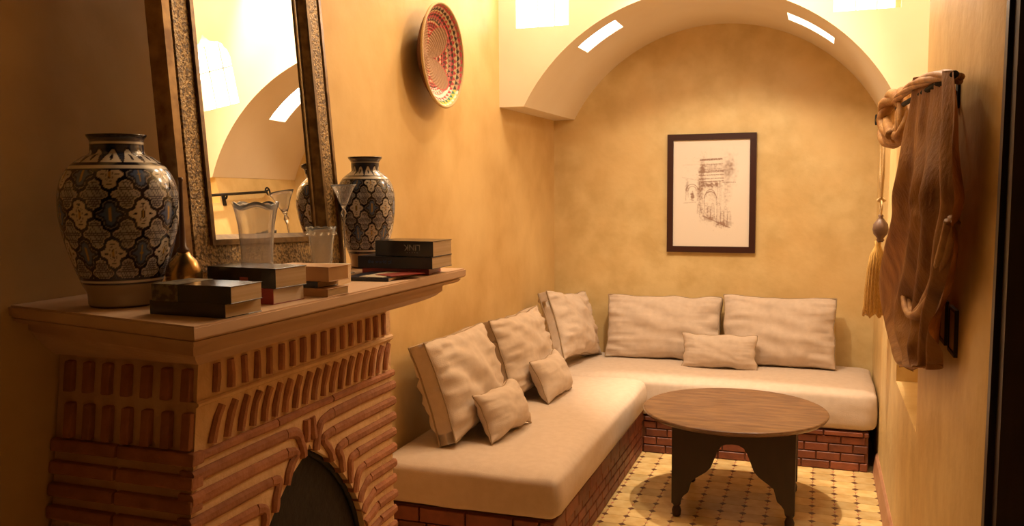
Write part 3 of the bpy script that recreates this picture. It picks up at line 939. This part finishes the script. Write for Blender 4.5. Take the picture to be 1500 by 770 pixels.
# ================================================================== GLASS AND METAL ON THE MANTEL
def shell(bm, prof, th, n=48, wav=None, mtx=None):
    out = prof; inn = [(max(r-th, .0008), z) for r, z in prof[1:]]
    inn[0] = (inn[0][0], max(inn[0][1], prof[0][1]+.006))
    rings = []
    for i, (r, z) in enumerate(out+list(reversed(inn))):
        top = (i == len(out)-1 or i == len(out))
        ring_ = []
        for k in range(n):
            a = 2*PI*k/n
            dz = wav(a)*max(0, (z-out[0][1])/(out[-1][1]-out[0][1]))**3 if wav else 0
            ring_.append(bm.verts.new((r*math.cos(a), r*math.sin(a), z+dz)))
        rings.append(ring_)
    for A, B in zip(rings, rings[1:]):
        for k in range(n): bm.faces.new((A[k], A[(k+1) % n], B[(k+1) % n], B[k]))
    bm.faces.new(list(reversed(rings[0]))); bm.faces.new(rings[-1])
    if mtx is not None: bmesh.ops.transform(bm, matrix=mtx, verts=bm.verts)
    bmesh.ops.recalc_face_normals(bm, faces=bm.faces)
bm = BM(); shell(bm, [(.040, 0), (.041, .01), (.040, .05), (.041, .11), (.046, .17), (.054, .21), (.059, .226)], .0035, 56, lambda a: .005*math.sin(5*a))
o = obj('glass_vase', bm, M['glass'], None, smooth=True); o.location = (-1.365, 1.900, MZ)
tag(o, 'clear glass vase with wavy flared rim in front of the mirror', 'glass vase')
bm = BM(); shell(bm, [(.027, 0), (.028, .008), (.030, .05), (.034, .10), (.040, .135), (.044, .148)], .004, 48, lambda a: .004*abs(math.sin(6*a)))
tg = thing('cut_glass_tumbler', (-1.375, 2.225, MZ), 'short cut glass tumbler with scalloped rim, right of the glass vase', 'glass')
obj('glass_body', bm, M['glassrim'], tg, world=False, smooth=True)
bm = BM()
for k in range(12):
    a = 2*PI*k/12
    bmesh.ops.create_icosphere(bm, subdivisions=1, radius=.0045, matrix=Matrix.Translation((.0415*math.cos(a), .0415*math.sin(a), .132)))
obj('glass_beading', bm, M['glass'], tg, world=False, smooth=True)
fg = thing('trumpet_glass', (-1.385, 2.375, MZ), 'tall thin stemmed trumpet glass in front of the smaller vase', 'glass')
bm = BM(); lathe(bm, [(.030, 0), (.029, .003), (.008, .006), (.0035, .014), (.0030, .10), (.0032, .17), (.006, .182), (.009, .188), (.006, .195), (.004, .2)], 24, cap1=True)
obj('stem', bm, M['glass'], fg, world=False, smooth=True)
bm = BM(); shell(bm, [(.004, .2), (.010, .212), (.016, .225), (.026, .25), (.036, .268), (.040, .275)], .0016, 40)
obj('bowl', bm, M['glass'], fg, world=False, smooth=True)
bt = thing('rosewater_bottle', (-1.375, 1.635, MZ), 'round brass bottle with long thin neck beside the large vase', 'bottle')
bm = BM(); lathe(bm, [(.022, 0), (.024, .004), (.014, .012), (.014, .02), (.030, .032), (.040, .055), (.041, .075), (.033, .098), (.018, .112), (.012, .122)], 40, cap1=True)
obj('bottle_body', bm, M['brass'], bt, world=False, smooth=True)
bm = BM(); lathe(bm, [(.013, .118), (.014, .126), (.008, .132), (.0065, .16), (.005, .22), (.0045, .28), (.007, .284), (.005, .29)], 20, cap1=True)
obj('bottle_neck', bm, M['bead'], bt, world=False, smooth=True)

# ================================================================== BOOKS
def text_part(txt, size, parent, loc, rot, m, name='lettering'):
    c_ = bpy.data.curves.new(name, 'FONT'); c_.body = txt; c_.size = size; c_.extrude = .0003; c_.align_x = 'CENTER'; c_.align_y = 'CENTER'
    o = bpy.data.objects.new(name, c_); COL.objects.link(o)
    dg = bpy.context.evaluated_depsgraph_get(); dg.update()
    me = bpy.data.meshes.new_from_object(o.evaluated_get(dg))
    bpy.data.objects.remove(o)
    me.materials.clear(); me.materials.append(m)
    o = bpy.data.objects.new(name, me); COL.objects.link(o)
    o.parent = parent; o.location = loc; o.rotation_euler = rot
    return o
def book(label, p0, p1, depth, z, th, cover, paper, group=None, shift=0.0):
    """spine runs from p0 to p1 (front edge), pages behind; paperback"""
    v = Vector((p1[0]-p0[0], p1[1]-p0[1])); ln = v.length; ang = math.atan2(v.y, v.x)
    root = thing('book', (p0[0], p0[1], z), label, 'book', group, rot=(0, 0, ang))
    bm = BM(); t = .0016
    box(bm, (0, 0, 0), (ln, depth, t), .0004, 1); box(bm, (0, 0, th-t), (ln, depth, th), .0004, 1); box(bm, (0, 0, t*.5), (ln, t, th-t*.5))
    obj('cover', bm, cover, root, world=False)
    bm = BM(); box(bm, (.0015, t, t), (ln-.0015, depth-.0015, th-t)); obj('pages', bm, paper, root, world=False)
    return root, ln
N1 = 'books stacked on the near end of the mantel'
g, ln = book('black paperback at the bottom of the nearest stack of two', (-1.335, 1.478), (-1.135, 1.466), .115, MZ, .030, M['blackcover'], M['paper'], N1)
z2 = MZ+.0302
g, ln = book('black paperback with a grey-green label, top of the nearest stack', (-1.318, 1.466), (-1.118, 1.464), .105, z2, .036, M['blackcover'], M['paper'], N1)
b = BM(); box(b, (.001, -.0006, .0005), (.068, .0005, .0355)); obj('spine_label', b, M['greylabel'], g, world=False)
b = BM(); box(b, (.001, .001, .0355), (.066, .115, .0364)); obj('cover_label', b, M['greylabel'], g, world=False)
g, ln = book('dark red paperback under the thick black book', (-1.365, 1.690), (-1.165, 1.676), .115, MZ, .036, M['redcover'], M['paperw'], 'books stacked on the mantel')
g, ln = book('thick black paperback on top of the dark red one', (-1.362, 1.700), (-1.158, 1.676), .110, MZ+.0362, .046, M['blackcover'], M['paper'], 'books stacked on the mantel')
b = BM(); box(b, (.10, -.0006, .016), (.125, .0003, .024)); obj('spine_mark', b, M['letterred'], g, world=False)
N3 = 'small tan stack in the middle of the mantel'
book('tan paperback at the bottom of the middle stack', (-1.300, 1.852), (-1.118, 1.832), .085, MZ, .020, M['tancover'], M['paper'], N3)
book('thin black paperback between two tan ones', (-1.305, 1.856), (-1.150, 1.838), .080, MZ+.0202, .016, M['blackcover'], M['paper'], N3)
book('tan paperback topmost of the middle stack', (-1.290, 1.852), (-1.118, 1.838), .085, MZ+.0364, .036, M['tancover'], M['tancover'], N3)
g, ln = book('open-edged cream booklet lying behind the middle tan stack', (-1.330, 1.99), (-1.20, 2.02), .12, MZ, .055, M['whitecover'], M['paper'], None)
# flat notebook with a white card
g, ln = book('thin dark notebook lying flat before the far stack', (-1.285, 2.185), (-1.140, 2.190), .21, MZ, .010, M['navycover'], M['paper'], None)
bm = BM(); box(bm, (-.038, -.075, 0), (.038, .075, .0015))
o = obj('white_card', bm, M['whitecover']); o.location = (-1.195, 2.272, MZ+.0102); o.rotation_euler = (0, 0, R(-4))
tag(o, 'blank white card lying on the thin dark notebook', 'card')
bm = BM(); box(bm, (-.04, -.06, 0), (.04, .06, .0016))
o = obj('red_leaflet', bm, M['redcover']); o.location = (-1.150, 2.285, MZ+.0118); o.rotation_euler = (0, 0, R(-28))
tag(o, 'thin dark red leaflet beside the blank white card', 'leaflet')
N4 = 'dark stack at the far end of the mantel'
bm.free()
book('dark red paperback at the bottom of the far stack', (-1.318, 2.362), (-1.108, 2.392), .135, MZ, .019, M['redcover'], M['redcover'], N4)
g, ln = book('wide navy and black paperback in the middle of the far stack', (-1.338, 2.372), (-1.088, 2.372), .150, MZ+.0192, .036, M['navycover'], M['paper'], N4)
text_part('the world of', .016, g, (.075, -.0008, .020), (PI/2, 0, 0), M['letterblue'])
g, ln = book('thick black paperback topmost of the far stack, upside-down title', (-1.288, 2.392), (-1.090, 2.384), .130, MZ+.0554, .047, M['blackcover'], M['paper'], N4)
text_part('LINK', .026, g, (.128, -.0008, .028), (PI/2, PI, 0), M['letter'])
text_part('- - - - -', .014, g, (.128, -.0008, .011), (PI/2, PI, 0), M['letter'])
# ================================================================== BASKET
bcx, bcy, bcz, br = -1.655, 3.785, 2.215, .236
bk = thing('wall_basket', (XL, bcy, bcz), 'round woven basket with colourful triangle pattern hung on the left wall', 'basket')
nr, ns = 96, 240
def bprof(t):     # t 0 centre .. 1 rim ; returns radius, height above the wall
    return (br*t, .018+.085*(t**2.6))
tilt = Matrix.Rotation(R(0), 4, 'Z')
def bowl(bm, off, n_r, n_s, cl):
    rows_ = []
    for i in range(n_r+1):
        t = max(i/n_r, .002); r_, h_ = bprof(t)
        hh = h_+off+.0016*math.sin(t*PI*2*19)
        rows_.append([bm.verts.new((XL+hh, bcy+r_*math.cos(2*PI*k/n_s), bcz+r_*math.sin(2*PI*k/n_s))) for k in range(n_s)])
    for A_, B_ in zip(rows_, rows_[1:]):
        for k in range(n_s): bm.faces.new((A_[k], B_[k], B_[(k+1) % n_s], A_[(k+1) % n_s]))
bm = BM(); bowl(bm, .0, nr, ns, True)
bo = obj('woven_face', bm, M['basket'], bk, smooth=True)
plain = (.36, .21, .12)
pal_t = [((.45, .05, .05), (.55, .42, .22)), ((.05, .035, .02), (.50, .30, .18)), ((.50, .06, .07), (.22, .20, .08)), ((.04, .03, .02), (.52, .20, .16)), ((.42, .05, .06), (.07, .05, .03))]
pal_lamplit = [((.55, .05, .06), (.80, .72, .62)), ((.05, .22, .16), (.80, .62, .10)), ((.85, .80, .72), (.80, .62, .15)), ((.84, .78, .72), (.62, .22, .20)), ((.85, .80, .74), (.82, .74, .66))]  # lower-right weave colours, paler because lamplight is painted into them
def bf(co):
    y_, z_ = co.y, co.z
    r_ = math.hypot(y_, z_)/br; th = math.atan2(z_, y_)
    if r_ > .975: return (.66, .50, .36)
    k = .13+.66*abs(math.sin(2*th))**.55
    if r_ < k-.0: return plain if r_ < k-.03 else (.55, .10, .09)
    ringi = int(r_*16); fr = r_*16-ringi
    n_ = 42 if r_ > .5 else 26
    s_ = th/(2*PI)*n_+.5*(ringi % 2)
    fs = s_-math.floor(s_)
    tri = (1-abs(2*fs-1)) > fr
    low = z_ < -.06-.5*y_
    pal = pal_lamplit if (low and r_ > .62) else pal_t
    pr = pal[(ringi+(2 if r_ > .7 else 0)) % 5]
    c_ = pr[0] if tri else pr[1]
    if r_ < .55: c_ = (.50, .05, .05) if tri else ((.66, .52, .34) if ringi % 2 else (.10, .06, .02))
    return c_
paint(bo, bf)
bm = BM(); bowl(bm, -.010, 30, 80, True)
obj('woven_back', bm, M['basketback'], bk, smooth=True)
bm = BM(); r_, h_ = bprof(1.0)
tube(bm, [(XL+h_-.004, bcy+r_*math.cos(2*PI*k/80), bcz+r_*math.sin(2*PI*k/80)) for k in range(80)], .0065, 8, closed=True)
obj('rim', bm, M['cord'], bk, smooth=True)

# ================================================================== ROD, SCARF, TASSEL, SWITCH
RXr = .285
def rodz(y): return 1.945-(4.85-y)*.036
rod = thing('curtain_rod', (RXr, 3.6, 1.9), 'black iron curtain rod with scroll end on the right wall', 'rod')
bm = BM(); tube(bm, [(RXr, 2.25, rodz(2.25)), (RXr+.005, 5.35, rodz(5.35))], .009, 10); obj('bar', bm, M['iron'], rod, smooth=True)
bm = BM()
pts = []
for t in range(26):
    a = t/25*PI*2.6; q = .034*(1-t/25*.7)
    pts.append((RXr+.005, 5.35+.034-q*math.cos(a), rodz(5.35)+q*math.sin(a)))
tube(bm, pts, .006, 8); obj('scroll_finial', bm, M['iron'], rod, smooth=True)
for y_ in (2.55, 4.88):
    zz = rodz(y_)
    bm = BM(); tube(bm, [(RXr, y_-.03, zz-.004), (RXr+.02, y_-.01, zz-.02), (XR+.004, y_, zz-.03)], .007, 8)
    box(bm, (XR-.006, y_-.018, zz-.065), (XR+.002, y_+.018, zz+.01)); obj('bracket', bm, M['iron'], rod)

sf = thing('draped_scarf', (.28, 3.2, 1.0), 'brown gauzy scarf knotted and draped over the rod on the right wall', 'scarf')
Lc = [(3.20, 1.945), (3.25, 1.853), (3.32, 1.765), (3.33, 1.64), (3.50, 1.547), (3.62, 1.474), (4.05, 1.334), (4.45, 1.17), (4.30, 1.08), (3.88, 1.02), (3.60, 1.0), (3.34, .985), (3.15, 1.0)]
Rc = [(2.20, 1.852), (2.157, 1.794), (2.126, 1.703), (2.110, 1.60), (2.125, 1.55), (2.145, 1.50), (2.158, 1.45), (2.19, 1.381), (2.30, 1.305), (2.345, 1.25), (2.375, 1.205), (2.395, 1.165), (2.405, 1.15)]
def interp(tb, t):
    f = t*(len(tb)-1); i = min(int(f), len(tb)-2); f -= i
    p0, p1, p2, p3 = tb[max(i-1, 0)], tb[i], tb[i+1], tb[min(i+2, len(tb)-1)]
    return [.5*(2*p1[k]+(p2[k]-p0[k])*f+(2*p0[k]-5*p1[k]+4*p2[k]-p3[k])*f*f+(-p0[k]+3*p1[k]-3*p2[k]+p3[k])*f**3) for k in (0, 1)]
def cloth(Lt, Rt, x_mid, amp, nf_, seed, nu=110, nv=90, th=.0, hem=.0, pw=.75):
    bm = BM(); g = []
    for j in range(nv+1):
        v = j/nv
        l = interp(Lt, v); r_ = interp(Rt, v); row = []
        for i in range(nu+1):
            u = i/nu
            # folds bunch: spacing even in view from the doorway
            inv = (1-u)/l[0]+u/r_[0]; uu_ = (1/inv-l[0])/(r_[0]-l[0])
            y = l[0]+(r_[0]-l[0])*uu_; z = l[1]+(r_[1]-l[1])*u
            ph = 2*PI*nf_*(u+.06*math.sin(v*5+seed)+.05*noise.noise(Vector((u*3, v*3, seed))))
            ph += 2.4*v+1.2*math.sin(v*3.5+u*4)
            ax = amp*(.55*math.sin(ph)+.35*math.sin(ph*1.9+1.3+v*2)+.5*noise.noise(Vector((u*9, v*2.2, seed+4))))
            ax *= min(1, .25+v*2.5); ax += -.018*math.sin(PI*min(1, v*1.2))*(1-u)
            x = x_mid+ax+.012*noise.noise(Vector((u*4, v*6, seed+9)))
            y += .02*noise.noise(Vector((u*6, v*9, seed+2)))
            if j == nv: z += hem*noise.noise(Vector((u*7, 0, seed)))
            row.append(bm.verts.new((min(x, XR-.008), y, z)))
        g.append(row)
    for j in range(nv):
        for i in range(nu): bm.faces.new((g[j][i], g[j+1][i], g[j+1][i+1], g[j][i+1]))
    bmesh.ops.solidify(bm, geom=bm.faces, thickness=.0016)
    return bm
obj('hanging_cloth', cloth(Lc, Rc, .278, .026, 4.6, 2.0, hem=.03, nu=200), M['scarf'], sf, smooth=True)
bm = BM()
def rope(pts, rad, strands, twist, sr, n=70):
    P_ = [Vector(p) for p in pts]
    def at_(t):
        f = t*(len(P_)-1); i = min(int(f), len(P_)-2); f -= i
        p0, p1, p2, p3 = P_[max(i-1, 0)], P_[i], P_[i+1], P_[min(i+2, len(P_)-1)]
        return .5*((2*p1)+(-p0+p2)*f+(2*p0-5*p1+4*p2-p3)*f*f+(-p0+3*p1-3*p2+p3)*f**3)
    for s_ in range(strands):
        pp = []; rs = []
        for k in range(n+1):
            t = k/n; c_ = at_(t); d_ = (at_(min(1, t+.01))-at_(max(0, t-.01))).normalized()
            a_ = d_.cross(Vector((1, 0, .2))).normalized(); b_ = d_.cross(a_)
            an = twist*t+2*PI*s_/strands
            pp.append(c_+(a_*math.cos(an)+b_*math.sin(an))*rad); rs.append(sr*(1+.25*noise.noise(Vector((t*9, s_*3, 1)))))
        tube(bm, pp, rs, 8)
rope([(.27, 3.80, 1.925), (.268, 3.55, 1.925), (.266, 3.25, 1.915), (.268, 2.95, 1.905), (.274, 2.65, 1.888), (.282, 2.42, 1.868), (.296, 2.28, 1.845)], .007, 4, 5, .009)
obj('twisted_top', bm, M['scarf'], sf, smooth=True)
bm = BM()
rope([(.275, 4.05, 1.94), (.250, 3.95, 1.88), (.262, 3.78, 1.80), (.290, 3.62, 1.79), (.300, 3.60, 1.86), (.285, 3.70, 1.94), (.25, 3.84, 1.93), (.245, 3.86, 1.85), (.265, 3.66, 1.79)], .014, 3, 16, .021, 110)
rope([(.30, 4.20, 1.90), (.265, 4.15, 1.85), (.25, 3.98, 1.80), (.265, 3.80, 1.775), (.29, 3.64, 1.79), (.29, 3.66, 1.88)], .013, 3, 9, .018, 80)
obj('knot', bm, M['scarflight'], sf, smooth=True)
bm = BM()
rope([(.278, 3.25, 1.26), (.268, 3.0, 1.215), (.265, 2.75, 1.225), (.268, 2.5, 1.29), (.274, 2.28, 1.40), (.28, 2.17, 1.52)], .008, 3, 4, .011)
obj('loop_fold', bm, M['scarflight'], sf, smooth=True)
ts = thing('tieback_tassel', (.28, 4.55, 1.94), 'cream cord tassel with dark bead hanging from the far end of the rod', 'tassel')
bm = BM()
ty = 4.42
tube(bm, [(.272, ty+.02, 1.935), (.268, ty+.05, 1.80), (.268, ty+.07, 1.66), (.27, ty+.01, 1.535)], .0055, 6)
tube(bm, [(.272, ty-.03, 1.935), (.268, ty-.10, 1.80), (.268, ty-.13, 1.66), (.27, ty-.02, 1.535)], .0055, 6)
tube(bm, [(.268, ty, 1.955), (.258, ty+.01, 1.94), (.262, ty, 1.92), (.285, ty, 1.915), (.296, ty, 1.935), (.285, ty, 1.955)], .006, 6, closed=True)
tube(bm, [(.27, ty-.03, 1.54), (.258, ty, 1.53), (.27, ty+.03, 1.525), (.282, ty, 1.53)], .009, 6, closed=True)
tube(bm, [(.27, ty-.02, 1.535), (.27, ty-.07, 1.50), (.27, ty, 1.455)], .004, 6); tube(bm, [(.27, ty, 1.535), (.27, ty+.06, 1.50), (.27, ty, 1.455)], .004, 6)
obj('cord', bm, M['cord'], ts, smooth=True)
bm = BM(); lathe(bm, [(.006, 1.465), (.012, 1.458), (.010, 1.448), (.018, 1.438), (.032, 1.418), (.036, 1.395), (.030, 1.372), (.014, 1.352), (.018, 1.344), (.012, 1.335)][::-1], 24, cap1=True, mtx=Matrix.Translation((.27, ty, 0)))
obj('bead', bm, M['bead'], ts, smooth=True)
bm = BM()
lathe(bm, [(.062, .965), (.060, 1.0), (.056, 1.10), (.050, 1.20), (.040, 1.27), (.024, 1.30), (.016, 1.32), (.018, 1.338)], 72, cap1=True, mtx=Matrix.Translation((.262, ty+.02, 0)))
for v in bm.verts:
    k = math.atan2(v.co.y-ty-.02, v.co.x-.262); t = max(0, (1.32-v.co.z)/.36)
    q = 1+.09*math.sin(k*18+v.co.z*6)*min(1, t*3)
    v.co.x = .262+(v.co.x-.262)*q*.8; v.co.y = ty+.02+(v.co.y-ty-.02)*q*1.25+t*.20
    v.co.z += .012*math.sin(k*7)*(t > .9)
obj('tassel_skirt', bm, M['tassel'], ts, smooth=True)

sw = thing('light_switch', (XR, 2.52, 1.2), 'pair of dark edged light switch plates beside the scarf', 'light switch')
for y0_, y1_, z0_, z1_ in ((2.42, 2.54, 1.165, 1.285), (2.60, 2.72, 1.165, 1.285)):
    bm = BM()
    prism(bm, [[(y0_, z0_), (y1_, z0_), (y1_, z1_), (y0_, z1_)], [(y0_+.008, z0_+.008), (y0_+.008, z1_-.008), (y1_-.008, z1_-.008), (y1_-.008, z0_+.008)]], 'x', XR-.009, XR+.001)
    pl = obj('switch_frame', bm, M['switchedge'], sw)
    bm = BM(); box(bm, (XR-.006, y0_+.009, z0_+.009), (XR+.002, y1_-.009, z1_-.009), .001, 1)
    obj('rocker', bm, M['switch'], pl)
print('objects', len(bpy.data.objects))
